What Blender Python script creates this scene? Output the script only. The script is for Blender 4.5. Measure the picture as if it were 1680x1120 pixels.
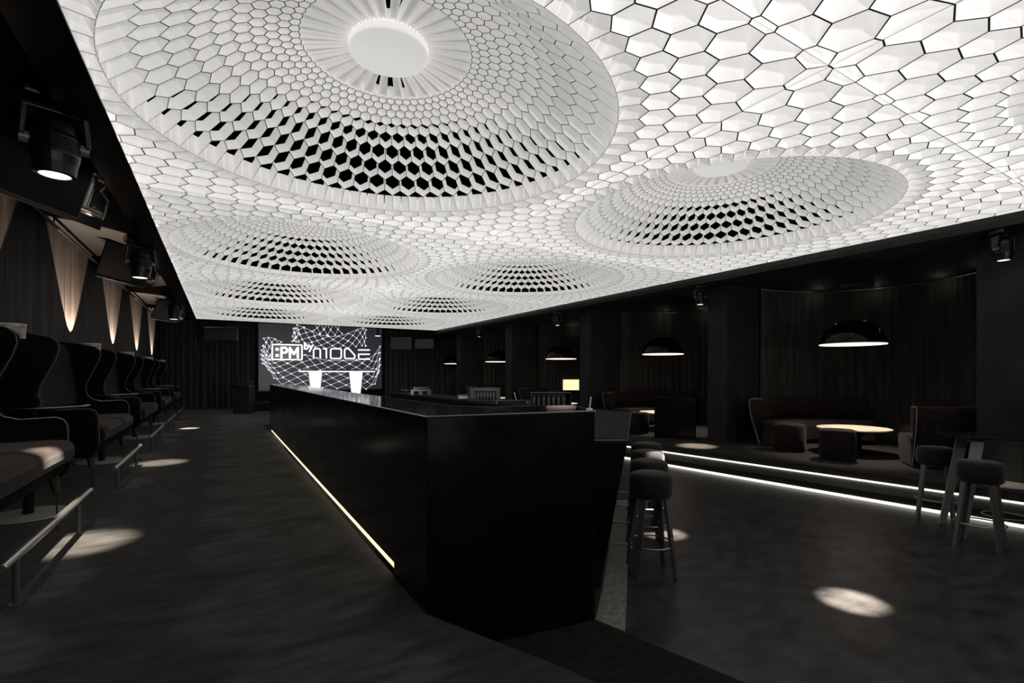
import bpy, math, random
from mathutils import Vector, Matrix
random.seed(7)
PI = math.pi
S = bpy.context.scene
for o in list(bpy.data.objects): bpy.data.objects.remove(o)
COL = S.collection

# ------------------------------------------------------------------ camera, world, exposure
YAW = math.radians(30.86)
cam_d = bpy.data.cameras.new('camera'); cam = bpy.data.objects.new('camera', cam_d); COL.objects.link(cam)
cam.location = (0, 0, 1.4); cam.rotation_euler = (PI/2, 0, -YAW)
cam_d.sensor_width = 36; cam_d.lens = 17.143; cam_d.shift_y = 54/1680; cam_d.clip_end = 100; cam_d.clip_start = 0.05
S.camera = cam
w = bpy.data.worlds.new('night'); S.world = w; w.use_nodes = True
w.node_tree.nodes['Background'].inputs[0].default_value = (.02, .022, .026, 1)
w.node_tree.nodes['Background'].inputs[1].default_value = .05
S.view_settings.view_transform = 'Standard'; S.view_settings.look = 'None'
S.view_settings.exposure = 0.0; S.view_settings.gamma = 1.0
try: S.view_settings.use_curve_mapping = False
except Exception: pass

# ------------------------------------------------------------------ materials
def mat(name, col, rough=.6, metal=0., spec=.5, emis=None, es=0., sheen=0., noise=None, bump=None, coat=0., esample=None, rnoise=None):
    m = bpy.data.materials.new(name); m.use_nodes = True
    nt = m.node_tree; b = nt.nodes['Principled BSDF']
    b.inputs['Base Color'].default_value = (*col, 1); b.inputs['Roughness'].default_value = rough
    b.inputs['Metallic'].default_value = metal; b.inputs['Specular IOR Level'].default_value = spec
    if coat: b.inputs['Coat Weight'].default_value = coat; b.inputs['Coat Roughness'].default_value = .05
    if sheen: b.inputs['Sheen Weight'].default_value = sheen; b.inputs['Sheen Roughness'].default_value = .4
    if emis: b.inputs['Emission Color'].default_value = (*emis, 1); b.inputs['Emission Strength'].default_value = es
    tc = nt.nodes.new('ShaderNodeTexCoord')
    def noisenode(scale, detail=6):
        mp = nt.nodes.new('ShaderNodeMapping'); mp.inputs['Scale'].default_value = scale
        nt.links.new(tc.outputs['Object'], mp.inputs[0])
        n = nt.nodes.new('ShaderNodeTexNoise'); n.inputs['Scale'].default_value = 1; n.inputs['Detail'].default_value = detail
        nt.links.new(mp.outputs[0], n.inputs[0]); return n
    if noise:   # (scale3, colA, colB)
        n = noisenode(noise[0]); r = nt.nodes.new('ShaderNodeValToRGB')
        r.color_ramp.elements[0].position = .3; r.color_ramp.elements[1].position = .7
        r.color_ramp.elements[0].color = (*noise[1], 1); r.color_ramp.elements[1].color = (*noise[2], 1)
        nt.links.new(n.outputs[0], r.inputs[0]); nt.links.new(r.outputs[0], b.inputs['Base Color'])
    if rnoise:
        n = noisenode(rnoise[0]); r = nt.nodes.new('ShaderNodeMapRange')
        r.inputs[1].default_value = .3; r.inputs[2].default_value = .7; r.inputs[3].default_value = rnoise[1]; r.inputs[4].default_value = rnoise[2]
        nt.links.new(n.outputs[0], r.inputs[0]); nt.links.new(r.outputs[0], b.inputs['Roughness'])
    if bump:
        n = noisenode(bump[0], 4); bp = nt.nodes.new('ShaderNodeBump'); bp.inputs['Strength'].default_value = bump[1]; bp.inputs['Distance'].default_value = bump[2]
        nt.links.new(n.outputs[0], bp.inputs['Height']); nt.links.new(bp.outputs[0], b.inputs['Normal'])
    if esample: m.cycles.emission_sampling = esample
    return m
M = {}
M['carpet'] = mat('carpet', (.02,.02,.019), .95, spec=.15, sheen=.15, noise=((3.2,9,3),(.011,.011,.0106),(.047,.046,.043)), bump=((160,300,160),.9,.006))
M['carpet_low'] = mat('carpet_low', (.02,.02,.02), .95, spec=.1, noise=((9,26,9),(.014,.014,.014),(.026,.026,.025)), bump=((420,420,420),.6,.004))
M['concrete_floor'] = mat('polished_concrete', (.03,.03,.03), .36, spec=.25, noise=((5,8,1),(.013,.0125,.012),(.050,.047,.044)), bump=((220,220,220),.10,.001))
M['foot_strip'] = mat('steel_strip', (.4,.39,.35), .35, metal=.25, noise=((60,20,4),(.10,.097,.088),(.42,.40,.36)), bump=((90,16,4),.3,.003))
M['lounge_carpet'] = mat('lounge_carpet', (.02,.02,.019), .95, spec=.1, noise=((8,8,8),(.02,.019,.018),(.04,.038,.035)), bump=((300,300,300),.6,.004))
M['step'] = mat('step_stone', (.02,.02,.02), .5, spec=.3, noise=((3,3,3),(.012,.012,.012),(.022,.022,.02)))
M['wall_panel'] = mat('wall_panel', (.1,.09,.08), .75, spec=.2, noise=((9,9,.7),(.010,.0082,.0072),(.052,.043,.038)), bump=((30,30,3),.2,.004))
M['dark_wall'] = mat('dark_wall', (.012,.012,.012), .8, spec=.15, noise=((3,3,1),(.008,.008,.008),(.016,.015,.014)))
M['pier'] = mat('pier', (.02,.02,.019), .7, spec=.2, noise=((2.5,2.5,1.6),(.012,.012,.011),(.026,.025,.023)))
M['dark_ceiling'] = mat('dark_ceiling', (.02,.02,.019), .75, spec=.2, noise=((3,3,3),(.014,.0135,.013),(.026,.025,.023)))
M['left_ceiling'] = mat('left_ceiling', (.05,.046,.042), .75, spec=.2, noise=((4,12,4),(.0025,.0022,.002),(.006,.0054,.005)))
M['gloss_black'] = mat('gloss_black', (.004,.004,.0042), .16, spec=.35, rnoise=((3,1,3),.12,.26))
M['trim_black'] = mat('trim_black', (.006,.006,.006), .25, spec=.3)
M['top_black'] = mat('top_black', (.010,.010,.014), .07, spec=.5)
M['steel_edge'] = mat('steel_edge', (.35,.35,.36), .3, metal=1)
M['black_void'] = mat('black_void', (.001,.001,.001), 1, spec=0)
M['cell'] = mat('honeycomb_white', (.80,.79,.775), .6, spec=.1, emis=(1,.985,.955), es=.385, esample='NONE')
M['dome_cell_dim'] = mat('dome_cell_dim_white', (.77,.76,.745), .6, spec=.1, emis=(1,.985,.955), es=.255, esample='NONE')  # glow and colour held below the flat cells, imitating shade in the domes
M['rim_cell'] = mat('rim_cell_white', (.80,.79,.775), .6, spec=.1, emis=(1,.985,.955), es=.285, esample='NONE')  # glow also set below the flat cells
M['fin'] = mat('fin_white', (.74,.73,.715), .6, spec=.1, emis=(1,.985,.955), es=.25, esample='NONE')
M['seam'] = mat('seam_grey', (.035,.034,.032), .8, spec=.1)
M['disc'] = mat('disc_white', (.8,.79,.77), .5, spec=.2, emis=(1,.98,.95), es=.54, esample='NONE')
M['velvet'] = mat('velvet_charcoal', (.014,.013,.013), .9, spec=.1, sheen=.04, noise=((18,18,18),(.010,.009,.009),(.022,.019,.018)))
M['velvet_brown'] = mat('velvet_brown', (.03,.022,.02), .9, spec=.1, sheen=.06, noise=((16,16,16),(.008,.0062,.0056),(.024,.0185,.0165)))
M['velvet_black'] = mat('velvet_black', (.006,.006,.006), .95, spec=.05)
M['piping'] = mat('piping', (.12,.10,.08), .6)
M['piping_light'] = mat('piping_light', (.30,.28,.26), .5)
M['seat_grey'] = mat('stool_velvet', (.03,.03,.03), .9, spec=.1, sheen=.25, noise=((30,30,30),(.010,.010,.010),(.026,.025,.024)))
M['wood_dark'] = mat('dark_wood_leg', (.03,.024,.02), .45, spec=.4)
M['steel'] = mat('brushed_steel', (.50,.49,.47), .3, metal=1)
M['table_leg'] = mat('table_leg', (.30,.29,.28), .45, metal=.3)
M['disc_steel'] = mat('disc_steel', (.45,.44,.41), .5, metal=.3)
M['leg_metal'] = mat('leg_metal', (.15,.145,.14), .36, metal=.45)
M['black_metal'] = mat('black_metal', (.004,.004,.0045), .4, spec=.25)
M['black_plastic'] = mat('black_plastic', (.004,.004,.005), .35, spec=.3)
M['grey_plastic'] = mat('grey_plastic', (.12,.12,.13), .4)
M['curtain'] = mat('curtain', (.014,.014,.013), .9, spec=.1, sheen=.2, noise=((6,6,1),(.032,.032,.028),(.056,.055,.049)))
M['led'] = mat('led_strip', (.9,.9,.85), .5, emis=(1,.96,.80), es=1.25)
M['led_bar'] = mat('led_bar', (.9,.9,.85), .5, emis=(1,.90,.58), es=1.25)
M['lens'] = mat('lens_glow', (.9,.8,.7), .3, emis=(1,.86,.68), es=2.4)
M['lens_dim'] = mat('lens_dim', (.05,.05,.05), .1)
M['lampshade_out'] = mat('lamp_gloss_black', (.003,.003,.003), .12, spec=.15)
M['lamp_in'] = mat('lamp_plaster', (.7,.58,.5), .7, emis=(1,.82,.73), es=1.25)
M['table_lit'] = mat('marble_top', (.62,.55,.45), .3, noise=((9,9,9),(.62,.55,.42),(.92,.88,.78)))
M['drum'] = mat('drum_shade', (.55,.5,.45), .5, noise=((25,25,25),(.12,.1,.09),(.65,.6,.55)))
M['screen'] = mat('screen_panel', (.01,.01,.012), .35, emis=(.55,.55,.72), es=.034)
M['net'] = mat('screen_net', (.8,.8,.85), .5, emis=(.93,.93,1), es=.95)
M['neon'] = mat('screen_neon', (.9,.9,.9), .5, emis=(1,1,.98), es=1.6)
M['neon_back'] = mat('screen_sign_back', (.03,.03,.03), .5, emis=(1,1,1), es=.10)
M['dj_white'] = mat('dj_white', (.8,.8,.85), .4, emis=(.93,.91,1), es=.95)
M['yellow'] = mat('backlit_yellow', (.8,.7,.3), .5, noise=((40,40,40),(.4,.3,.05),(.9,.85,.6)), emis=(1,.92,.45), es=1.15)
M['glass'] = mat('glassware', (.75,.78,.8), .08, spec=.8); M['glass'].node_tree.nodes['Principled BSDF'].inputs['Transmission Weight'].default_value = .9
M['white_small'] = mat('white_small', (.75,.75,.72), .4)
M['grille'] = mat('panel_grey', (.03,.03,.034), .5)

# honeycomb tubes are white inside; outer faces are blackened so open cells stay dark
for nm in ('cell', 'dome_cell_dim'):
    nt = M[nm].node_tree; b = nt.nodes['Principled BSDF']; out = nt.nodes['Material Output']
    g = nt.nodes.new('ShaderNodeNewGeometry'); mx = nt.nodes.new('ShaderNodeMixShader'); d = nt.nodes.new('ShaderNodeBsdfDiffuse'); d.inputs[0].default_value = (.003,.003,.003,1)
    nt.links.new(g.outputs['Backfacing'], mx.inputs[0]); nt.links.new(b.outputs[0], mx.inputs[1]); nt.links.new(d.outputs[0], mx.inputs[2]); nt.links.new(mx.outputs[0], out.inputs[0])

# ------------------------------------------------------------------ mesh helpers
class MB:
    def __init__(s): s.v = []; s.f = []; s.m = []; s.cm = 0
    def add(s, vs, fs):
        n = len(s.v); s.v += [tuple(p) for p in vs]
        for f in fs: s.f.append(tuple(i+n for i in f)); s.m.append(s.cm)
        return s
    def box(s, x0, x1, y0, y1, z0, z1, R=None):
        vs = [Vector((x, y, z)) for z in (z0, z1) for x, y in ((x0,y0),(x1,y0),(x1,y1),(x0,y1))]
        if R: vs = [R @ v for v in vs]
        return s.add(vs, [(3,2,1,0),(4,5,6,7),(0,1,5,4),(1,2,6,5),(2,3,7,6),(3,0,4,7)])
    def prism(s, poly, z0, z1):       # poly in XY
        n = len(poly); vs = [(x,y,z0) for x,y in poly]+[(x,y,z1) for x,y in poly]
        fs = [tuple(range(n-1,-1,-1)), tuple(range(n,2*n))]+[(i,(i+1)%n,(i+1)%n+n,i+n) for i in range(n)]
        return s.add(vs, fs)
    def prismY(s, poly, y0, y1):      # poly in XZ
        n = len(poly); vs = [(x,y0,z) for x,z in poly]+[(x,y1,z) for x,z in poly]
        fs = [tuple(range(n)), tuple(range(2*n-1,n-1,-1))]+[((i+1)%n,i,i+n,(i+1)%n+n) for i in range(n)]
        return s.add(vs, fs)
    def hexa(s, p):                   # 8 points, bottom 4, top 4
        return s.add(p, [(3,2,1,0),(4,5,6,7),(0,1,5,4),(1,2,6,5),(2,3,7,6),(3,0,4,7)])
    def tube(s, p0, p1, r0, r1=None, n=12):
        r1 = r0 if r1 is None else r1
        p0, p1 = Vector(p0), Vector(p1); d = (p1-p0).normalized()
        a = d.orthogonal().normalized(); b = d.cross(a)
        vs = []
        for p, r in ((p0,r0),(p1,r1)):
            for i in range(n):
                t = 2*PI*i/n; vs.append(p+a*math.cos(t)*r+b*math.sin(t)*r)
        return s.add(vs, [tuple(range(n-1,-1,-1)), tuple(range(n,2*n))]+[(i,(i+1)%n,(i+1)%n+n,i+n) for i in range(n)])
    def path(s, pts, r, n=8):
        for a, b in zip(pts[:-1], pts[1:]): s.tube(a, b, r, r, n)
        return s
    def lathe(s, prof, c=(0,0,0), n=32, cap=False):
        vs = []; fs = []
        for r, z in prof:
            for i in range(n):
                t = 2*PI*i/n; vs.append((c[0]+r*math.cos(t), c[1]+r*math.sin(t), c[2]+z))
        for k in range(len(prof)-1):
            for i in range(n):
                j = (i+1)%n; fs.append((k*n+i, k*n+j, (k+1)*n+j, (k+1)*n+i))
        if cap: fs.append(tuple(range(n-1,-1,-1))); L=(len(prof)-1)*n; fs.append(tuple(range(L, L+n)))
        return s.add(vs, fs)
    def torus(s, c, R, r, n=28, m=8):
        vs = []; fs = []
        for i in range(n):
            t = 2*PI*i/n
            for j in range(m):
                u = 2*PI*j/m; rr = R+r*math.cos(u)
                vs.append((c[0]+rr*math.cos(t), c[1]+rr*math.sin(t), c[2]+r*math.sin(u)))
        for i in range(n):
            for j in range(m):
                fs.append((i*m+j, ((i+1)%n)*m+j, ((i+1)%n)*m+(j+1)%m, i*m+(j+1)%m))
        return s.add(vs, fs)
    def build(s, name, mats, parent=None, bevel=0, smooth=False, sub=0, segs=2):
        me = bpy.data.meshes.new(name); me.from_pydata(s.v, [], s.f)
        if not isinstance(mats, (list, tuple)): mats = [mats]
        for mm in mats: me.materials.append(mm)
        if len(mats) > 1: me.polygons.foreach_set('material_index', s.m)
        if smooth: me.polygons.foreach_set('use_smooth', [True]*len(me.polygons))
        me.update()
        o = bpy.data.objects.new(name, me); COL.objects.link(o); o.parent = parent
        if bevel:
            b = o.modifiers.new('bevel', 'BEVEL'); b.width = bevel; b.segments = segs; b.limit_method = 'ANGLE'
        if sub:
            b = o.modifiers.new('sub', 'SUBSURF'); b.levels = sub; b.render_levels = sub
        return o
def tag(o, label=None, cat=None, group=None, kind=None):
    if label: o['label'] = label
    if cat: o['category'] = cat
    if group: o['group'] = group
    if kind: o['kind'] = kind
    return o
def thing(name, label, cat, loc=(0,0,0), rz=0, group=None):
    o = bpy.data.objects.new(name, None); COL.objects.link(o); o.location = loc; o.rotation_euler = (0,0,rz); o.empty_display_size = .1
    return tag(o, label, cat, group)
def copy_tree(o, parent=None):
    c = o.copy(); COL.objects.link(c); c.parent = parent
    for ch in list(o.children): copy_tree(ch, c)
    return c
def dup(o, loc, rz, label, group=None):
    c = copy_tree(o); c.location = loc; c.rotation_euler = (0,0,rz); c['label'] = label
    if group: c['group'] = group
    return c
def struct(mb, name, m, **k): return tag(mb.build(name, m, **k), kind='structure')
def spot(parent, loc, target, power, angle, blend=.3, col=(1,.86,.7), rad=.03):
    l = bpy.data.lights.new('beam', 'SPOT'); l.energy = power; l.spot_size = math.radians(angle); l.spot_blend = blend
    l.color = col; l.shadow_soft_size = rad
    o = bpy.data.objects.new('beam', l); COL.objects.link(o); o.parent = parent; o.location = loc
    d = Vector(target)-Vector(loc); o.rotation_euler = d.to_track_quat('-Z', 'Y').to_euler(); return o

# ------------------------------------------------------------------ the room
CZ = 3.4; H = 2.0                   # height of the luminous ceiling, and above the eye
XL, XR, YN, YF = -.375*H, 4.2*H, -1.57*H, 10.43*H
# raised carpet platform (z = 0) left of the bar
plat = [(-2.15,-3.2),(3.2,-3.2),(1.41,1.863),(1.035,2.70),(1.035,15.2),(1.9,16.2),(1.9,23.8),(-2.15,23.8)]
struct(MB().prism(plat, -.27, 0), 'floor_platform', M['carpet'])
struct(MB().prism([(3.15,-3.2),(3.95,-3.2),(2.415,1.595),(2.158,2.53),(1.0,2.75),(1.03,2.6),(1.41,1.863)], -.3, -.25), 'floor_lower_carpet', M['carpet_low'])
def lowX(y): return 7.39-(y-1.69)*.1113
def upX(y): return 8.08-(y-1.83)*.1317
struct(MB().prism([(3.95,-3.2),(lowX(-3.2)+.3,-3.2),(lowX(20)+.3,20),(6,23.8),(1.0,23.8),(1.0,2.75),(2.158,2.53),(2.415,1.595)], -.3, -.25), 'floor', M['concrete_floor'])
struct(MB().prism([(lowX(-3.2),-3.2),(upX(-3.2)+.2,-3.2),(upX(20)+.2,20),(lowX(20),20)], -.249, -.125), 'floor_step', M['step'])
struct(MB().prism([(upX(-3.2),-3.2),(12.7,-3.2),(12.7,23.8),(upX(20),23.8),(upX(20),20)], -.249, 0), 'floor_lounge', M['lounge_carpet'])
struct(MB().box(1.0,7.5,20.9,23.8,-.249,.3), 'floor_stage', M['dark_wall'])
# led strips at the foot of both risers
def ledline(fx, z0, z1, name, label):
    mb = MB(); n = 1; y0, y1 = -1.0, 14.0
    mb.prism([(fx(y0)-.012,y0),(fx(y0)-.002,y0),(fx(y1)-.002,y1),(fx(y1)-.012,y1)], z0, z1)
    return tag(mb.build(name, M['led']), label, 'light strip')
ledline(lowX, -.248, -.212, 'led_strip', 'glowing white light strip along the polished floor at the lower step')
ledline(upX, -.124, -.100, 'led_strip', 'glowing white light strip along the tread under the upper lounge step')
# left wall in tall panels
mb = MB(); y = -3.2
while y < 23.6:
    mb.box(-2.2,-2.07,y+.006,y+1.194,0,3.58); y += 1.2
mb.box(-2.3,-2.19,-3.2,23.8,0,3.58)
struct(mb, 'wall_left', M['wall_panel'])
struct(MB().box(-2.07,-2.045,-3.2,23.5,0,.045), 'baseboard_left', M['steel_edge'])
mb = MB(); mb.box(-2.3,-1.02,-3.2,23.8,3.58,3.66); struct(mb, 'ceiling_left', M['left_ceiling'])
mb = MB(); mb.box(-1.04,XL-.004,-3.2,YF+.1,CZ,CZ+.26); mb.box(-2.2,12.7,YF+.004,YF+.12,CZ,CZ+.26)
struct(mb, 'trim_1', M['trim_black'])
struct(MB().box(XR+.004,12.7,-3.2,23.8,3.25,3.33), 'ceiling_lounge', M['dark_ceiling'])
struct(MB().box(XR+.004,XR+.06,-3.2,YF+.1,3.33,3.7), 'trim_2', M['trim_black'])
struct(MB().box(-2.3,XR+.004,YF+.12,23.8,3.58,3.66), 'ceiling_back', M['dark_ceiling'])
struct(MB().box(-2.3,12.8,23.6,23.8,-.3,3.7), 'wall_back', M['dark_wall'])
struct(MB().box(12.55,12.75,-3.2,23.8,-.3,3.7), 'wall_right', M['dark_wall'])
struct(MB().box(-2.3,12.8,-3.4,-3.2,-.3,4.9), 'wall_front', M['dark_wall'])
# dark void above the honeycomb
mb = MB(); mb.box(-1.06,XR+.4,-3.2,YF+.3,4.85,4.9); mb.box(-1.06,-1.02,-3.2,YF+.3,3.6,4.85); mb.box(XR+.3,XR+.4,-3.2,YF+.3,3.6,4.85); mb.box(-1.06,XR+.4,YF+.2,YF+.3,3.6,4.85)
struct(mb, 'ceiling_void', M['black_void'])
# piers on the right
for i, yc in enumerate([-2.05, 2.24, 6.53, 10.82, 15.11, 19.40]):
    struct(MB().box(8.88,9.98,yc-.23,yc+.23,0,3.25), 'wall_pier_%d' % (i+1), M['pier'], bevel=.006)

# ------------------------------------------------------------------ luminous honeycomb ceiling
NS = 60; RD = .945*H; DD = .375*H; RF = .345*H; RH = .163*H
NR = 10
du = math.log(RD/RF)/(NR+.0)
PROF = [(0,.382),(.2,.374),(.36,.355),(.44,.338),(.52,.318),(.576,.300),(.636,.267),(.703,.214),(.777,.158),(.86,.102),(.93,.057),(1.0,0)]
def zsurf(r):
    q = r/RD
    if q >= 1: return 0.
    for (a, za), (b, zb) in zip(PROF[:-1], PROF[1:]):
        if a <= q <= b: return H*(za+(zb-za)*(q-a)/(b-a))
def clip(poly, x0, x1, y0, y1):
    for ax, lim, sg in ((0,x0,1),(0,x1,-1),(1,y0,1),(1,y1,-1)):
        out = []
        for i in range(len(poly)):
            a, b = poly[i], poly[(i+1)%len(poly)]
            ia, ib = sg*(a[ax]-lim) >= -1e-9, sg*(b[ax]-lim) >= -1e-9
            if ia: out.append(a)
            if ia != ib:
                t = (lim-a[ax])/(b[ax]-a[ax]); out.append((a[0]+(b[0]-a[0])*t, a[1]+(b[1]-a[1])*t))
        poly = out
        if not poly: return []
    res = []
    for p in poly:
        if not res or math.hypot(p[0]-res[-1][0], p[1]-res[-1][1]) > 1e-4: res.append(p)
    if len(res) > 2 and math.hypot(res[0][0]-res[-1][0], res[0][1]-res[-1][1]) < 1e-4: res.pop()
    return res
def area(p): return .5*abs(sum(p[i][0]*p[(i+1)%len(p)][1]-p[(i+1)%len(p)][0]*p[i][1] for i in range(len(p))))
def cell(mb, poly, L, seam, taper=.93, inside=True, rim=False):
    if sum(poly[i][0]*poly[(i+1)%len(poly)][1]-poly[(i+1)%len(poly)][0]*poly[i][1] for i in range(len(poly))) > 0: poly = poly[::-1]
    L = min(L, 1.15*math.sqrt(area(poly)))
    n = len(poly); cx = sum(p[0] for p in poly)/n; cy = sum(p[1] for p in poly)/n
    r = math.hypot(cx, cy)
    P = [Vector((p[0], p[1], zsurf(math.hypot(*p)) if inside else 0.)) for p in poly]
    C = sum(P, Vector())/n
    if inside:
        sl = (zsurf(max(0, r-.09))-zsurf(min(RD, r+.09)))/(min(RD, r+.09)-max(0, r-.09)); nr = Vector((cx/r*sl, cy/r*sl, 1)).normalized()
    else: nr = Vector((0,0,1))
    q = []
    for p in P:
        d = (C-p); q.append(p+d.normalized()*min(seam*1.15, d.length*.5))
    C2 = C+nr*L
    t = [C2+(p-C)*taper for p in q]
    vs = P+q+t; n0 = n
    mb.cm = 1; mb.add(vs[:2*n], [(i,(i+1)%n,(i+1)%n+n,i+n) for i in range(n)])
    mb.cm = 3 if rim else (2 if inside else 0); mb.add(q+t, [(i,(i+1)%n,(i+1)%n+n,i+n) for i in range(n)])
LF = [1.1,1.1,1.08,1.06,1.04,.98,.86,.74,.64,.60]
def pol(r, a): return (r*math.cos(a), r*math.sin(a))
def make_panel(x0, x1, y0, y1, label, loc, flat=.92):
    root = thing('domed_ceiling_panel', label, 'ceiling panel', loc, 0, 'domed panels of the luminous honeycomb ceiling')
    mb = MB(); da = PI/NS
    # rings inside the dome: ring k centre radius index
    for k in range(NR):
        lo, hi = RF*math.exp(du*k), RF*math.exp(du*(k+1))      # node radii of the ring sides (short side third)
        for i in range(NS):
            a = 2*da*i + (da if k % 2 else 0)
            sh = du/3
            rin = lo*math.exp(-sh*.5) if k else lo
            r1 = lo*math.exp(sh*.5) if k else lo*math.exp(sh*.5)
            r2 = hi*math.exp(-sh*.5); rout = hi*math.exp(sh*.5)
            if k == NR-1: r2 = RD; rout = None
            pl = [pol(rin,a), pol(r1,a+da), pol(r2,a+da)]
            if rout: pl.append(pol(rout,a))
            pl += [pol(r2,a-da), pol(r1,a-da)]
            pl = clip(pl, x0, x1, y0, y1)
            if len(pl) < 3 or area(pl) < 2e-4: continue
            wd = 2*da*math.sqrt(lo*hi)
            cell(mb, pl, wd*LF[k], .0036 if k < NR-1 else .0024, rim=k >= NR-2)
    # rings outside the dome, flat
    k = 0; r = RD; du2 = .096
    rmax = math.hypot(max(abs(x0),x1), max(abs(y0),y1))
    while r < rmax*1.05:
        hi = r*math.exp(du2)
        for i in range(NS):
            a = 2*da*i + (0 if (k+NR) % 2 == 0 else da)
            sh = du2/3
            rin = r*math.exp(-sh*.5) if k else r
            r1 = r*math.exp(sh*.5) if k else r
            r2 = hi*math.exp(-sh*.5); rout = hi*math.exp(sh*.5)
            pl = [pol(r1,a+da), pol(r2,a+da), pol(rout,a), pol(r2,a-da), pol(r1,a-da)]
            if k: pl.insert(0, pol(rin,a))
            pl = clip(pl, x0, x1, y0, y1)
            if len(pl) < 3 or area(pl) < 2e-4: continue
            cell(mb, pl, 2*da*r*flat, .0055 if k else .003, taper=.96, inside=False, rim=k == 0)
        r = hi; k += 1
    mb.build('honeycomb_cells', [M['cell'], M['seam'], M['dome_cell_dim'], M['rim_cell']], root)
    zs = .26 if flat > .5 else .12
    MB().lathe([(.985*H, zs), (.985*H, 1.38)], n=90).build('dark_occluder', M['black_void'], root)  # added black band, keeps bright neighbouring domes out of the open cells
    # radial fins around the hub
    fb = MB()
    for i in range(NS):
        a = 2*da*i; rz = RF*math.exp(du/6)
        pl = [pol(RH*.8,a-da), pol(RF*math.exp(du/6),a-da), pol(RF,a), pol(RF*math.exp(du/6),a+da), pol(RH*.8,a+da)]
        cell(fb, pl, .022 if i % 2 else .13, .0022, taper=1.0)
        if i % 2:       # every second fin is closed by a flat strip
            fb.f.append(tuple(range(len(fb.v)-len(pl), len(fb.v)))); fb.m.append(0)
    fb.build('radial_fins', [M['fin'], M['seam'], M['fin']], root)
    db = MB(); z1 = DD-.06; db.lathe([(0,z1),(RH-.02,z1),(RH-.004,z1+.006),(RH,z1+.02),(RH,z1+.075),(0,z1+.08)], n=64)
    db.build('centre_disc', M['disc'], root)
    return root
rowsY = [-.37*H, 2.03*H, 4.43*H, 6.83*H, 9.23*H]
LX, RX = .61*H, 2.80*H; SX = 1.70*H
pl_left = ['domed white honeycomb ceiling panel over the near left carpet, mostly above the picture',
 'biggest domed honeycomb ceiling panel with its large white centre disc showing, at upper left',
 'domed honeycomb ceiling panel behind the biggest dome, along the left ceiling edge',
 'domed honeycomb ceiling panel third along the left ceiling edge, small and flat looking',
 'farthest left domed honeycomb ceiling panel, against the back end above the lit screen']
pl_right = ['domed honeycomb ceiling panel cut by the right picture edge at the top',
 'domed honeycomb ceiling panel right of the biggest dome, its fins just peeking over the rim',
 'domed honeycomb ceiling panel along the right ceiling edge in mid distance',
 'domed honeycomb ceiling panel second from the back end on the right ceiling side',
 'farthest right domed honeycomb ceiling panel, at the back end above the dark curtains']
lefts = make_panel(XL-LX, SX-LX, -1.2*H, 1.2*H, pl_left[0], (LX, rowsY[0], CZ))
rights = make_panel(SX-RX, XR-RX, -1.2*H, 1.2*H, pl_right[0], (RX, rowsY[0], CZ))
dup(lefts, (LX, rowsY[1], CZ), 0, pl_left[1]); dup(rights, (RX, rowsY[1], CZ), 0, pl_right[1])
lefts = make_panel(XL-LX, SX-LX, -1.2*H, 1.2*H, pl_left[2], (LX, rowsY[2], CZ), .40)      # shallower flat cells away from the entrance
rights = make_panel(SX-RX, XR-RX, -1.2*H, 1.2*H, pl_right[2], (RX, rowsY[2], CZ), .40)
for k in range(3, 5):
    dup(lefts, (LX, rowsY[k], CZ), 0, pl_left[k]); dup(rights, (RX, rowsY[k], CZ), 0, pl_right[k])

# ------------------------------------------------------------------ bar
HB = 1.158
root = thing('bar_counter', 'long glossy black bar counter with chamfered end and glowing floor line', 'bar counter')
MB().prism([(1.04,3.33),(1.50,3.33),(1.50,13.4),(1.04,13.4)], .085, HB-.012).build('front_panel', M['gloss_black'], root, bevel=.003)
MB().prism([(1.03,2.69),(2.16,2.53),(2.36,3.04),(1.56,3.24),(1.50,3.318),(1.03,3.318)], -.249, HB-.012).build('end_panel', M['gloss_black'], root, bevel=.003)
MB().prism([(1.09,3.33),(1.46,3.33),(1.46,13.35),(1.09,13.35)], 0.0, .083).build('plinth', M['black_metal'], root)
tag(MB().box(1.075,1.089,3.34,13.33,.004,.083).build('plinth_light', M['led_bar'], root), 'glowing pale yellow strip')
topo = [(1.028,2.688),(2.162,2.528),(2.38,3.05),(1.75,3.20),(1.52,3.45),(1.52,13.42),(1.028,13.42)]
MB().prism(topo, HB-.012, HB).build('worktop', M['top_black'], root)
mb = MB(); P = topo
for i in range(len(P)):
    a, b = Vector((*P[i],HB-.005)), Vector((*P[(i+1)%len(P)],HB-.005)); mb.tube(a, b, .0055, n=6)
tag(mb.build('worktop_edge', M['steel_edge'], root), 'bright steel edge')
HL = .907
root = thing('serving_counter', 'lower angled serving counter with sloping black front behind the stools', 'bar counter')
lo = [(2.69,2.77),(4.60,4.67),(4.60,13.2),(4.0,13.2),(4.0,4.92),(2.2,3.06)]
MB().prism(lo, HL-.03, HL).build('worktop', M['carpet_low'], root)
bot = [(2.51,2.88),(4.40,4.75),(4.40,13.2),(4.05,13.2),(4.05,4.92),(2.25,3.06)]
n = 6; mb = MB(); mb.add([(x,y,-.249) for x,y in bot]+[(x*.995+.005*3,y,HL-.03) for x,y in lo], [tuple(range(5,-1,-1)), tuple(range(6,12))]+[(i,(i+1)%6,(i+1)%6+6,i+6) for i in range(6)])
mb.build('base', M['gloss_black'], root)
MB().path([(2.2,3.06,HL-.015),(2.69,2.77,HL-.015),(4.60,4.67,HL-.015)], .006, 6).build('worktop_edge', M['steel_edge'], root)
mb = MB(); o = .12
pA = Vector((2.69,2.77,.0))+Vector((.0,.0,0)); q0 = Vector((2.93,2.98,-.05)); q1 = Vector((4.4,4.45,-.05))
mb.tube(q0, q1, .014, n=8)
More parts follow.
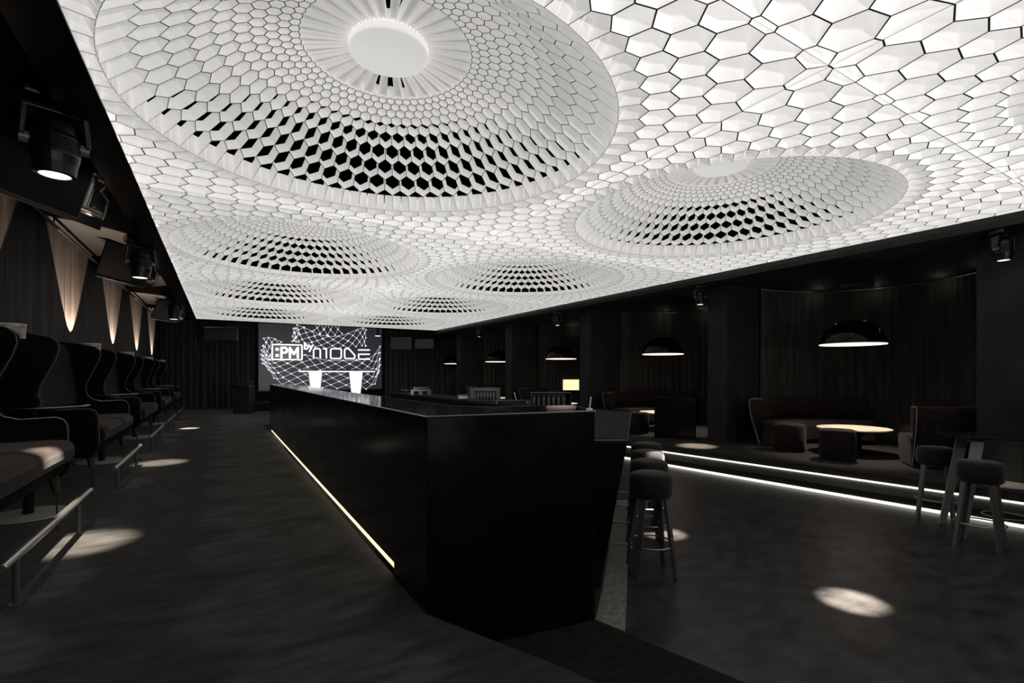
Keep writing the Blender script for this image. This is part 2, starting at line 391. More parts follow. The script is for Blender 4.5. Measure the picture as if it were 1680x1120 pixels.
for t in (.05,.35,.65,.95):
    p = q0.lerp(q1, t); mb.tube(p, p+Vector((-.24,.24,0)), .009, n=6)
mb.build('foot_rail', M['steel'], root)
# steel plate strip at the counter foot
tag(MB().prism([(2.165,2.53),(2.225,2.31),(4.64,4.72),(4.44,4.78),(2.53,2.87)], -.2495, -.2465).build('foot_plate', M['foot_strip']),
    'reflective metal floor strip at the foot of the angled counter', 'floor plate')

# small things on the counters
def glassbox(loc, wdt, hgt, dep, label, nx):
    r = thing('glass_rack', label, 'rack', loc, -YAW, 'dark glass racks on the serving counter')
    mb = MB(); t = .015
    mb.box(-wdt/2,wdt/2,-dep/2,dep/2,0,t); mb.box(-wdt/2,wdt/2,-dep/2,dep/2,hgt-t,hgt); mb.box(-wdt/2,-wdt/2+t,-dep/2,dep/2,t,hgt-t); mb.box(wdt/2-t,wdt/2,-dep/2,dep/2,t,hgt-t); mb.box(-wdt/2+t,wdt/2-t,dep/2-t,dep/2,t,hgt-t)
    mb.build('rack_body', M['black_plastic'], r, bevel=.003)
    return r
gr1 = glassbox((4.32,6.08,HL), .60, .22, .26, 'dark rack of upturned glasses on the serving counter, below the yellow lit panel', 5)
gr2 = glassbox((4.32,8.25,HL), .60, .24, .26, 'dark rack of upturned glasses farther along the serving counter', 5)
gl = tag(MB().lathe([(.001,0),(.022,0),(.026,.09),(.030,.15),(.028,.15),(.023,.09),(.019,.006),(.001,.006)], n=14).build('drinking_glass', M['glass'], smooth=True),
         'clear drinking glass standing in the rack below the yellow lit panel', 'glass', 'glasses in the rack below the yellow lit panel')
gp = []
ca, sa = math.cos(-YAW), math.sin(-YAW)
for (bx, by), lab, grp in (((4.32,6.08),'clear drinking glass standing in the rack below the yellow lit panel','glasses in the rack below the yellow lit panel'),((4.32,8.25),'clear drinking glass standing in the farther counter rack','glasses in the farther counter rack')):
    for q in range(7):
        lx = -.26+.075*q if bx == 4.32 and by < 7 else -.18+.06*q
        gp.append((bx+lx*ca+.04*sa, by+lx*sa-.04*ca, lab, grp))
for i, (x, y, lab, grp) in enumerate(gp):
    o = gl if i == 0 else gl.copy()
    if i: COL.objects.link(o)
    o.location = (x, y, HL+.016); o['label'] = lab; o['group'] = grp
# menu holder at the bar corner, trays, till
r = thing('menu_holder', 'thin clear upright card holder on the right corner of the bar top', 'card holder', (2.19,2.62,HB))
MB().box(-.004,.004,-.05,.05,0,.085,R=Matrix.Rotation(-.70,3,'Z') @ Matrix.Rotation(.12,3,'Y')).build('upright', M['white_small'], r)
MB().box(-.02,.02,-.05,.05,0,.006,R=Matrix.Rotation(-.70,3,'Z')).build('foot', M['white_small'], r)
r = thing('drip_tray', 'black drip tray on short feet beside an upright straw, on the serving counter', 'tray', (4.25,7.1,HL), -YAW)
MB().box(-.3,.3,-.12,.12,.04,.055).build('tray', M['black_metal'], r, bevel=.004)
for sx in (-.26,.26):
    for sy in (-.1,.1): MB().tube((sx,sy,0),(sx,sy,.04),.008,n=6).build('foot', M['steel'], r)
MB().tube((.07,0,.055),(.03,0,.19),.006,n=6).build('straw', M['white_small'], r)
r = thing('card_printer', 'small grey receipt printer on the serving counter, before the farther glass rack', 'printer', (4.1,8.75,HL), -YAW+.2)
MB().box(-.11,.11,-.08,.08,0,.09).build('body', M['grey_plastic'], r, bevel=.012)
MB().box(-.08,.08,-.083,-.078,.03,.06).build('slot', M['white_small'], r)
r = thing('till_stand', 'grey till stand with two round holes on the far serving counter', 'till', (4.15,11.2,HL), -YAW)
mb = MB(); mb.box(-.24,.24,-.1,.1,.09,.13); mb.box(-.24,-.16,-.1,.1,0,.09); mb.box(-.04,.04,-.1,.1,0,.09); mb.box(.16,.24,-.1,.1,0,.09)
mb.build('stand', M['grey_plastic'], r, bevel=.006)
MB().box(-.2,.2,-.02,.02,.13,.19).build('screen_edge', M['black_plastic'], r, bevel=.004)
r = thing('ice_well', 'open steel ice well set behind the near bar corner', 'sink', (1.75,3.75,.0))
mb = MB(); mb.box(-.2,.55,-.5,2.2,.86,.88); mb.box(-.2,-.17,-.5,2.2,.88,1.0); mb.box(-.2,.55,2.17,2.2,.88,1.0); mb.box(-.15,.5,-.45,2.15,-.249,.86)
mb.build('well_body', M['steel'], r, bevel=.004)

# ------------------------------------------------------------------ bar stools
def make_stool():
    r = thing('bar_stool', '', 'bar stool')
    MB().lathe([(.001,.63),(.155,.63),(.172,.65),(.178,.70),(.176,.78),(.165,.815),(.13,.828),(.001,.832)], n=40).build('seat', M['seat_grey'], r, smooth=True)
    for sx, sy in ((1,1),(1,-1),(-1,1),(-1,-1)):
        mb = MB(); a = .095; b = .155; w0, w1 = .030, .018; th = .012
        def q(c, w, z):
            cx, cy = sx*c, sy*c
            ex = Vector((1,-1,0)).normalized()*w if sx*sy > 0 else Vector((1,1,0)).normalized()*w
            ey = Vector((sx,sy,0)).normalized()*th
            C = Vector((cx,cy,z)); return [C-ex-ey, C+ex-ey, C+ex+ey, C-ex+ey]
        mb.hexa(q(b,w1,0)+q(a,w0,.64)); mb.build('leg', M['leg_metal'], r, bevel=.003)
    MB().torus((0,0,.24), .185, .007).build('foot_ring', M['steel'], r, smooth=True)
    return r
st = make_stool()
labs = ['nearest grey velvet bar stool in the row at the angled counter','second grey velvet bar stool in the row at the angled counter',
        'third grey velvet bar stool back in the row at the angled counter','farthest grey velvet bar stool in the row at the angled counter']
for k in range(4):
    p = (3.106+.425*k, 2.92+.425*k, -.25)
    if k == 0: st.location = p; st['label'] = labs[0]; st['group'] = 'bar stools at the angled counter'; st.rotation_euler.z = -.52
    else: dup(st, p, -.52+.1*k, labs[k])
dup(st, (6.98,2.29,-.25), .3, 'dark bar stool left of the high table, just before the light strips', 'bar stools at the high table')
dup(st, (6.20,1.70,-.25), .15, 'dark bar stool standing in front of the high table', 'bar stools at the high table')

# high table on the right
def high_table(loc, rz, label, w=.62, l=.95, z=1.03, name='high_table'):
    r = thing(name, label, 'table', loc, rz)
    MB().box(-w/2,w/2,-l/2,l/2,z-.018,z).build('table_top', M['top_black'], r, bevel=.003)
    for sx in (-1,1):
        for sy in (-1,1):
            mb = MB()
            def q(x, y, a, z): return [Vector((x-.012,y-a,z)),Vector((x+.012,y-a,z)),Vector((x+.012,y+a,z)),Vector((x-.012,y+a,z))]
            mb.hexa(q(sx*w*.46,sy*l*.44,.028,0)+q(sx*w*.30,sy*l*.28,.052,z-.018)); mb.build('leg', M['table_leg'], r, bevel=.003)
    MB().box(-w*.32,w*.32,-l*.30,-l*.26,z-.075,z-.02).build('apron', M['table_leg'], r); MB().box(-w*.32,w*.32,l*.26,l*.30,z-.075,z-.02).build('apron', M['table_leg'], r)
    MB().torus((0,0,.22), .17, .007).build('foot_ring', M['table_leg'], r, smooth=True)
    return r
ht = high_table((6.82,1.68,-.25), math.radians(33), 'high black table with flat splayed metal legs at the right edge')
h2 = dup(ht, (5.9,17.1,-.25), .3, 'distant high table among the far stools right of the stage')
h3 = dup(ht, (6.7,19.0,-.25), .1, 'farthest high table near the back curtains')

# ------------------------------------------------------------------ wingback sofas, tables, foot rails, wall lamps
def make_sofa(label):
    r = thing('wingback_sofa', label, 'sofa')
    prof = [(-.84,.52),(-.06,.46),(-.02,.50),(0,.60),(-.01,.93),(-.035,.985),(-.09,1.01),(-.33,1.0),(-.43,1.03),(-.49,1.09),(-.515,1.17),(-.50,1.28),
            (-.44,1.42),(-.375,1.57),(-.345,1.68),(-.355,1.76),(-.41,1.81),(-.60,1.85),(-.84,1.88)]
    for nm, y0, y1 in (('wing_arm',-1.2,-1.08),('wing_arm',1.08,1.2)):
        a = MB().prismY(prof, y0, y1).build(nm, M['velvet_black'], r, bevel=.02, segs=3)
        mb = MB(); yy = y0+.115 if y0 > 0 else y1-.115
        yy = y0 if y0 > 0 else y1
        mb.path([(x+.004,yy,z) for x,z in prof[3:18]], .006, 6); tag(mb.build('piping', M['piping'], a), 'thin pale brown piping')
    mb = MB(); n = 14                     # backrest, slightly hollow
    pts = []
    for i in range(n+1):
        y = -1.09+2.18*i/n; c = .05*(1-((y)/1.09)**2)
        pts.append(y); 
        for z, xf, xb in ((.55,-.66,-.84),(1.0,-.645,-.84),(1.45,-.68,-.84),(1.80,-.72,-.84)):
            pass
    for (z, xf) in ((.55,-.62),(.95,-.60),(1.35,-.64),(1.70,-.69),(1.82,-.74)):
        for i in range(n+1):
            y = -1.09+2.18*i/n; c = .05*(1-(y/1.09)**2); mb.v.append((xf-c, y, z+(.06*(1-(y/1.09)**2) if z > 1.6 else 0)))
    for k in range(4):
        for i in range(n): mb.f.append((k*(n+1)+i, k*(n+1)+i+1, (k+1)*(n+1)+i+1, (k+1)*(n+1)+i)); mb.m.append(0)
    b0 = len(mb.v)
    for i in range(n+1):
        y = -1.09+2.18*i/n; mb.v.append((-.85,y,1.86+.02*(1-(y/1.09)**2)))
    for i in range(n+1): mb.v.append((-.85,-1.09+2.18*i/n,.55))
    for i in range(n):
        mb.f.append((4*(n+1)+i,4*(n+1)+i+1,b0+i+1,b0+i)); mb.m.append(0)
        mb.f.append((b0+i,b0+i+1,b0+n+2+i,b0+n+1+i)); mb.m.append(0)
    mb.build('backrest', M['velvet'], r, smooth=True)
    mb = MB(); mb.prismY([(-.70,.62),(-.05,.60),(.03,.62),(.055,.68),(.05,.76),(.01,.80),(-.10,.812),(-.70,.80)], -1.075, 1.075)
    mb.build('seat_cushion', M['velvet_brown'], r, bevel=.03, segs=3)
    MB().prismY([(-.80,.52),(-.04,.50),(0,.60),(-.80,.62)], -1.08, 1.08).build('seat_frame', M['velvet_black'], r)
    for sx in (-.10,-.72):
        for sy in (-1,1):
            mb = MB(); x, y = sx, sy*1.02; sp = .02*sy
            mb.tube((x+(.03 if sx > -.5 else -.02),y+sp,.32),(x,y,.53),.026,.042,n=10)
            mb.tube((x+(.03 if sx > -.5 else -.02),y+sp,0.0),(x+(.03 if sx > -.5 else -.02),y+sp,.325),.007,n=6)
            mb.build('leg', M['wood_dark'], r, smooth=False)
    return r
SXF = -1.20; SC0 = 4.85; SP = 3.48
sl = ['nearest tall black wingback sofa with brown lit seat, cut by the left picture edge','second tall wingback sofa from the left picture edge, charcoal seat',
      'third tall wingback sofa from the left picture edge, along the wall','fourth tall wingback sofa along the wall, its seat lit white','farthest tall wingback sofa, next to the back curtains']
so = make_sofa(sl[0]); so.location = (SXF, SC0, 0); so['group'] = 'tall wingback sofas along the left wall'
for k in range(1, 5): dup(so, (SXF, SC0+SP*k, 0), 0, sl[k])
def make_side_table(label):
    r = thing('pedestal_table', label, 'table')
    MB().lathe([(.001,0),(.33,0),(.335,.008),(.32,.016),(.05,.022),(.001,.022)], n=40).build('base_disc', M['disc_steel'], r, smooth=False)
    MB().tube((0,0,.02),(.06,-.04,1.07),.045,.02,n=16).build('post', M['black_metal'], r, smooth=False)
    MB().lathe([(.001,1.07),(.40,1.07),(.412,1.08),(.405,1.092),(.001,1.092)], c=(.06,-.03,0), n=48).build('table_top', M['top_black'], r)
    MB().torus((.06,-.03,1.081), .412, .005, n=48, m=6).build('rim', M['steel_edge'], r)
    return r
tl = ['high round pedestal table between the two nearest wingback sofas','high round pedestal table between the second and third wingback sofas','high round pedestal table between the third and fourth wingback sofas',
      'high round pedestal table between the fourth and farthest wingback sofas']
t0 = make_side_table(tl[0]); t0.location = (-1.64, 6.62, 0); t0['group'] = 'pedestal tables between the wingback sofas'
for k in range(1, 4): dup(t0, (-1.64, 6.62+SP*k, 0), 0, tl[k])
def make_rail(label):
    r = thing('foot_rail', label, 'foot rail')
    mb = MB(); mb.tube((0,-1.0,.295),(0,1.2,.295),.027,n=16); mb.build('bar', M['steel'], r, bevel=.004)
    for y in (-.76,.76):
        mb = MB(); mb.tube((0,y,0),(0,y,.28),.017,n=12); mb.tube((0,y,0),(0,y,.006),.035,n=12); mb.build('post', M['leg_metal'], r)
    return r
rl = ['nearest steel foot rail, running out of the left picture edge','second steel foot rail from the left, on the carpet','third steel foot rail back along the carpet',
      'fourth steel foot rail back along the carpet, in the bright light pool','farthest small steel foot rail along the carpet']
r0 = make_rail(rl[0]); r0.location = (-1.07, 4.86, 0); r0['group'] = 'low steel foot rails before the wingback sofas'
for k in range(1, 5): dup(r0, (-1.07, 4.86+3.42*k, 0), 0, rl[k])
def make_wall_lamp(label):
    r = thing('wall_lamp', label, 'wall lamp')
    mb = MB(); mb.lathe([(.125,-.14),(.135,0),(.128,0),(.118,-.14)], n=36); mb.build('drum_shade', M['drum'], r)
    MB().torus((0,0,0), .132, .006, n=36, m=6).build('rim', M['white_small'], r)
    mb = MB(); mb.box(-.235,-.10,-.012,.012,-.12,-.10); mb.box(-.25,-.235,-.05,.05,-.17,-.05); mb.lathe([(.001,-.14),(.118,-.14),(.118,-.13),(.001,-.13)], n=24)
    mb.build('bracket', M['black_metal'], r)
    spot(r, (0,0,-.03), (-.20,0,1), 640, 76, .10, (1,.77,.60), .012)
    return r
wl = ['wall lamp with a pale patterned drum shade, nearest, cut by the left picture edge','second patterned drum wall lamp from the left picture edge','third drum wall lamp along the left wall',
      'fourth drum wall lamp along the left wall','farthest drum wall lamp, near the back curtains']
l0 = make_wall_lamp(wl[0]); l0.location = (-1.82, 6.75, 1.90); l0['group'] = 'drum lamps along the left wall'
for k in range(1, 5): dup(l0, (-1.82, 6.75+3.6*k, 1.90), 0, wl[k])

# ------------------------------------------------------------------ moving head spotlights
def make_head(ceil, label, beams=True):
    r = thing('moving_head_light', label, 'spotlight')      # origin at ceiling, hangs down
    MB().box(-.19,.19,-.15,.15,-.11,0).build('base', M['black_plastic'], r, bevel=.02)
    y = MB().tube((0,0,-.11),(0,0,-.15),.08,n=20)
    for s in (-1,1): y.hexa([Vector(p) for p in ((s*.19-.018,-.05,-.40),(s*.19+.018,-.05,-.40),(s*.19+.018,.05,-.40),(s*.19-.018,.05,-.40),(s*.17-.025,-.08,-.15),(s*.17+.025,-.08,-.15),(s*.17+.025,.08,-.15),(s*.17-.025,.08,-.15))])
    y.box(-.19,.19,-.08,.08,-.185,-.14); y.build('yoke', M['black_plastic'], r, bevel=.012)
    b = MB().lathe([(.001,-.215),(.09,-.22),(.125,-.25),(.135,-.33),(.15,-.36),(.15,-.50),(.135,-.56),(.125,-.64),(.10,-.645),(.095,-.63),(.001,-.63)], n=28).build('lamp_body', M['black_plastic'], r, smooth=False)
    mb = MB()
    for k in range(6): mb.torus((0,0,-.38-.018*k), .151, .004, n=28, m=5)
    mb.build('cooling_rib', M['black_metal'], b)
    mb = MB().lathe([(.001,-.636),(.094,-.640),(.094,-.632),(.001,-.628)], n=28); mb.build('lens', M['lens'], b)
    MB().tube((-.2,0,-.40),(.2,0,-.40),.045,n=16).build('pivot', M['grey_plastic'], r)
    return r
heads = [(-1.10,5.05,3.58,'large black moving head spotlight hanging at upper left, glowing lens','L'),
         (-1.10,9.70,3.58,'second black moving head spotlight along the left ceiling recess','L'),
         (-1.12,16.5,3.58,'farthest black moving head spotlight in the left ceiling recess','L'),
         (8.56,2.12,3.25,'black moving head spotlight under the ceiling at the right picture edge','R'),
         (8.56,6.70,3.25,'black moving head spotlight beside the second pier from the right','R'),
         (8.56,11.7,3.25,'third black moving head spotlight along the right ceiling edge','R'),
         (8.56,16.8,3.25,'farthest black moving head spotlight along the right ceiling edge','R')]
h0 = make_head(3.58, heads[0][3])
hs = []
for i, (x, y, z, lab, side) in enumerate(heads):
    o = h0 if i == 0 else dup(h0, (0,0,0), 0, lab)
    o.location = (x, y, z); sc = 1.0 if side == 'L' else .62
    o.scale = (sc*1.0, sc*1.0, sc*1.0); o.rotation_euler.z = .3 if side == 'L' else -.5
    o['group'] = 'moving head spotlights'; hs.append(o)
BE = [(0,(.10,.25),3800,17),(1,(.28,-.20),3000,16),(2,(.42,-1.3),9000,9),(3,(.05,0),1200,15),(4,(-.55,-.35),3200,17),(5,(-.6,-.2),400,14)]
for i, (ox, oy), pw, an in BE:
    o = hs[i]; z0 = -.66*o.scale.x; z0l = heads[i][2]+z0
    l = bpy.data.lights.new('beam', 'SPOT'); l.energy = pw; l.spot_size = math.radians(an); l.spot_blend = .9; l.color = (1,.86,.70); l.shadow_soft_size = .025
    lo_ = bpy.data.objects.new('beam', l); COL.objects.link(lo_); lo_.location = (heads[i][0], heads[i][1], z0l)
    lo_.rotation_euler = (Vector((heads[i][0]+ox, heads[i][1]+oy, 0))-Vector(lo_.location)).to_track_quat('-Z','Y').to_euler()

# two narrow pools on the polished floor from spots without fixtures under the ceiling
for x, y, pw in ((3.95,1.78,11000),(3.95,3.53,8000)):
    l = bpy.data.lights.new('floor_beam', 'SPOT'); l.energy = pw; l.spot_size = math.radians(8); l.spot_blend = .9; l.color = (1,.90,.80); l.shadow_soft_size = .02
    o = bpy.data.objects.new('floor_beam', l); COL.objects.link(o); o.location = (x, y, 3.36)
# two added rows of fixtureless spots brighten the carpet, leaving a darker stripe between
for k in range(17):
    for x, tx, an, pw, nm in ((-1.30,-1.40,24,100,'recess_fill'),(.42,.38,22,75,'aisle_fill')):
        l = bpy.data.lights.new(nm, 'SPOT'); l.energy = pw; l.spot_size = math.radians(an); l.spot_blend = .45; l.color = (1,.94,.86); l.shadow_soft_size = .03
        o = bpy.data.objects.new(nm, l); COL.objects.link(o); o.location = (x, 1.0+1.16*k, 3.34)
        o.rotation_euler = (Vector((tx, 1.0+1.16*k, 0))-Vector(o.location)).to_track_quat('-Z','Y').to_euler()
# twin plate hanging hoods in the left recess
def make_hood(label):
    r = thing('hood_light', label, 'light fixture', group='hooded fixtures in the left ceiling recess')
    # local x runs along the plates, y through them
    MB().box(-.55,.55,-.012,.012,-.62,-.02).build('side_plate', M['black_metal'], r, bevel=.003)
    MB().box(.05,1.36,.40,.42,-.64,-.02).build('side_plate', M['black_metal'], r, bevel=.003)
    mb = MB(); mb.tube((-.54,-.014,-.618),(.55,-.014,-.618),.004,n=6); mb.tube((.552,-.01,-.618),(.552,-.01,-.03),.004,n=6); tag(mb.build('plate_edge', M['leg_metal'], r), 'bright plate edge')  # lighter metal tubes along the plate edges
    mb = MB(); mb.tube((1.36,.41,-.638),(1.36,.41,-.03),.005,n=6); tag(mb.build('plate_edge', M['leg_metal'], r), 'bright plate edge')
    MB().box(-.40,1.0,.012,.40,-.06,-.03).build('top_plate', M['black_metal'], r, bevel=.003)
    mb = MB(); mb.tube((.82,.20,-.10),(.82,.20,-.46),.035,n=14); mb.box(.68,.98,.10,.32,-.50,-.465); mb.box(.72,.95,.10,.30,-.13,-.10); mb.box(.70,.72,.12,.30,-.46,-.13)
    mb.build('lamp_holder', M['steel'], r, bevel=.004)
    MB().lathe([(.03,0),(.085,-.06),(.10,-.11),(.094,-.11),(.078,-.06),(.026,0)], c=(.98,.22,-.42), n=20).build('reflector', M['steel'], r, smooth=True)
    MB().path([(.78,.08,-.08),(.92,.12,-.14),(.96,.2,-.24),(1.02,.14,-.32),(.94,.08,-.38),(.98,.1,-.5)], .010, 6).build('cable', M['steel'], r)
    mb = MB(); mb.tube((0,.12,0),(0,.12,-.03),.03,n=10); mb.box(-.2,.2,.08,.16,-.04,-.015); mb.build('mount', M['black_metal'], r)
    return r
hd = ['largest black twin plate hanging hood fixture, beside the nearest moving head','second black twin plate hood fixture, beside the second moving head','farthest small black twin plate hood fixture in the left ceiling recess']
k0 = make_hood(hd[0])
for i, (x, y) in enumerate(((-1.50,6.0),(-1.46,10.6),(-1.42,17.6))):
    o = k0 if i == 0 else dup(k0, (0,0,0), 0, hd[i])
    o.location = (x+.16, y-.08, 3.57); o.rotation_euler = (.32,0,math.radians(62))
mb = MB(); mb.tube((-1.97,-2,3.46),(-1.97,22,3.46),.024,n=12)
for y in range(0, 22, 3): mb.tube((-1.97,y,3.46),(-1.97,y,3.578),.01,n=6)
tag(mb.build('lighting_pipe', M['black_metal']), 'long black lighting pipe running under the left ceiling recess', 'pipe')
tag(MB().path([(-1.4,3.9,3.57),(-1.34,4.2,3.42),(-1.25,4.5,3.40),(-1.2,4.75,3.50)], .012, 8).build('cable', M['black_plastic']), 'black cable looping from the pipe to the nearest moving head', 'cable')

# added area lights without fixtures wash the honeycomb from below
for x, y, z, pw, ty in ((1.3,-2.3,1.7,62,.62),(5.6,-2.3,1.7,58,.62),(2.6,5.6,.95,20,.75),(2.7,9.9,.95,18,.8),(2.7,13.6,.95,16,.9)):
    l = bpy.data.lights.new('honeycomb_fill', 'AREA'); l.shape = 'RECTANGLE'; l.size = .3; l.size_y = .3; l.energy = pw; l.color = (1,.985,.96); l.spread = math.radians(130)
    o = bpy.data.objects.new('honeycomb_fill', l); COL.objects.link(o); o.location = (x, y, z); o.rotation_euler = Vector((.0,ty,.62)).to_track_quat('-Z','Y').to_euler()

# ------------------------------------------------------------------ lounge alcoves
AC = [4.385, 8.675, 12.965, 17.255]
def curtain_mesh(cy, seed, z1=3.24):
    mb = MB(); n = 520; rnd = random.Random(seed); ph = [rnd.uniform(0,6.28) for _ in range(4)]
    rows = [(0.01,1.0),(.8,.95),(2.2,.8),(2.95,.6),(3.12,.35),(z1,.22)]
    pts = []
    for i in range(n+1):
        a = -PI/2+PI*i/n; s = i/n
        x, y = 9.99+2.13*math.cos(a), cy+1.88*math.sin(a)
        a1 = s*40*2*PI/2+2.4*math.sin(s*11+ph[0])+ph[1]
        f = 1.5*abs(math.sin(a1))**.6-.6+.35*math.sin(s*61+ph[2])
        pts.append((x, y, math.cos(a), math.sin(a), f))
    for z, am in rows:
        for x, y, nx, ny, f in pts: mb.v.append((x+nx*f*.06*am, y+ny*f*.06*am, z))
    for k in range(len(rows)-1):
        for i in range(n): mb.f.append((k*(n+1)+i,k*(n+1)+i+1,(k+1)*(n+1)+i+1,(k+1)*(n+1)+i)); mb.m.append(0)
    return mb
al = ['right alcove','second alcove from the right','third alcove from the right','farthest alcove']
for i, cy in enumerate(AC):
    c = thing('curtain', 'curved dark pleated curtain around the %s' % al[i], 'curtain')
    curtain_mesh(cy, i+3).build('drape', M['curtain'], c, smooth=True)
    mb = MB(); pts = [(9.99+2.13*math.cos(-PI/2+PI*k/40), cy+1.88*math.sin(-PI/2+PI*k/40), 3.235) for k in range(41)]
    mb.path(pts, .012, 6); mb.build('track', M['steel_edge'], c)
    if i < 3:  # added point lights brighten the curtain tops, no lamp on the track
        for a in (-.95,-.35,.3,.9):
            l = bpy.data.lights.new('curtain_fill', 'POINT'); l.energy = .35; l.color = (1,.95,.85); l.shadow_soft_size = .02; l.specular_factor = 0
            o = bpy.data.objects.new('curtain_fill', l); COL.objects.link(o); o.parent = c; o.location = (9.99+1.93*math.cos(a), cy+1.68*math.sin(a), 3.10)
def sweep(path, prof, flip=1):
    mb = MB(); n = len(path); m = len(prof)
    for i in range(n):
        a = Vector(path[max(i-1,0)]); b = Vector(path[min(i+1,n-1)]); t = (b-a).normalized(); nn = Vector((-t.y,t.x))*flip
        for d, z in prof: p = Vector(path[i])+nn*d; mb.v.append((p.x,p.y,z))
    for i in range(n-1):
        for j in range(m):
            k = (j+1)%m; mb.f.append((i*m+j,(i+1)*m+j,(i+1)*m+k,i*m+k)); mb.m.append(0)
    mb.f.append(tuple(range(m))); mb.m.append(0); mb.f.append(tuple((n-1)*m+j for j in range(m-1,-1,-1))); mb.m.append(0)
    return mb
def smoothpath(p, n=24):
    out = []
    N = len(p)-1
    for i in range(n+1):
        t = i/n*N; k = min(int(t), N-1); f = t-k
        P0,P1,P2,P3 = [Vector(p[max(0,min(N,q))]) for q in (k-1,k,k+1,k+2)]
        v = .5*((2*P1)+(P2-P0)*f+(2*P0-5*P1+4*P2-P3)*f*f+(3*P1-P0-3*P2+P3)*f**3); out.append((v.x,v.y))
    return out
def lounge_sofa(path, label, flip):
    c = thing('curved_sofa', label, 'sofa', (0,0,0), 0, 'curved lounge sofas in the alcoves'); p = smoothpath(path)
    back = [(.16,.42),(.20,.42),(.24,.78),(.20,.90),(.10,.925),(-.02,.915),(-.05,.87),(-.02,.6),(.06,.3),(.14,.02),(.18,.02)]
    seat = [(.12,.02),(.64,.02),(.74,.10),(.78,.36),(.76,.44),(.68,.475),(.22,.47)]
    sweep(p, back, flip).build('backrest', M['velvet_brown'], c, smooth=True)
    a_, b_ = Vector(p[0]), Vector(p[1]); t_ = (b_-a_).normalized(); n_ = Vector((-t_.y,t_.x))*flip
    MB().path([(a_.x+n_.x*d, a_.y+n_.y*d, z) for d, z in ((.20,.90),(.10,.925),(-.02,.915),(-.05,.87),(-.02,.6),(.06,.3),(.14,.02))], .005, 6).build('piping', M['piping_light'], c)
    sweep(p, seat, flip).build('seat', M['velvet_brown'], c, bevel=.02)
    return c
pA = [(8.93,5.78),(9.35,6.08),(10.0,6.15),(10.7,5.92),(11.25,5.5),(11.62,4.95)]
pB = [(8.80,3.12),(9.15,2.72),(9.8,2.58),(10.5,2.75),(11.1,3.1),(11.55,3.65)]
for i in range(4):
    dy = 4.29*i
    lounge_sofa([(x,y+dy) for x,y in (pA if i != 2 else pA[:3]+[(10.15,6.15)])], 'curved brown velvet sofa on the left side of the %s' % al[i], -1)
    if i < 1: lounge_sofa([(x,y+dy) for x,y in pB], 'curved brown velvet sofa on the right side of the %s' % al[i], 1)
def make_ottoman(label):
    o = thing('ottoman', label, 'ottoman')
    mb = MB(); n = 40; pr = [(.93,.0),(1.0,.03),(1.02,.25),(1.0,.46),(.95,.485),(.8,.495),(.001,.50)]
    for s, z in pr:
        for k in range(n):
            a = 2*PI*k/n; ca_, sa_ = math.cos(a), math.sin(a)
            q = (abs(ca_)**3.2+abs(sa_)**3.2)**(-1/3.2); mb.v.append((.255*s*q*ca_, .255*s*q*sa_, z))
    for k in range(len(pr)-1):
        for i in range(n): mb.f.append((k*n+i,k*n+(i+1)%n,(k+1)*n+(i+1)%n,(k+1)*n+i)); mb.m.append(0)
    mb.build('cushion', M['velvet_brown'], o, smooth=True)
    MB().torus((0,0,.478), .262, .004, n=40, m=5).build('piping', M['velvet'], o)
    return o
ots = [(8.98,5.08,.35,'left one of the two velvet ottomans in the right alcove'),(8.75,4.16,.4,'right one of the two velvet ottomans in the right alcove, overlapping the lit table'),
       (8.55,8.50,.2,'dark velvet ottoman beside the black cabinet in the second alcove from the right'),(8.7,13.4,.1,'velvet ottoman in the third alcove from the right'),(8.9,17.7,.1,'velvet ottoman in the farthest alcove')]
ot = make_ottoman(ots[0][3])
for i, (x, y, a, lab) in enumerate(ots):
    if i == 0: ot.location = (x,y,0); ot.rotation_euler.z = a; ot['group'] = 'velvet ottomans'
    else: dup(ot, (x,y,0), a, lab)
def make_round_table(label):
    o = thing('round_table', label, 'table')
    MB().lathe([(.001,.43),(.55,.43),(.565,.44),(.56,.455),(.001,.455)], n=56).build('table_top', M['table_lit'], o)
    MB().lathe([(.22,0),(.20,.03),(.12,.1),(.12,.3),(.26,.43),(.001,.43)], n=36).build('pedestal', M['black_metal'], o, smooth=True)
    return o
rt = make_round_table('brightly lit round marble table under the largest pendant lamp'); rt.location = (9.64,4.32,0); rt['group'] = 'round lounge tables'
dup(rt, (9.60,8.65,0), 0, 'lit round table in the second alcove from the right, half hidden by the ottoman')
dup(rt, (9.60,12.95,0), 0, 'round table in the third alcove from the right'); dup(rt, (9.60,17.2,0), 0, 'round table in the farthest alcove')
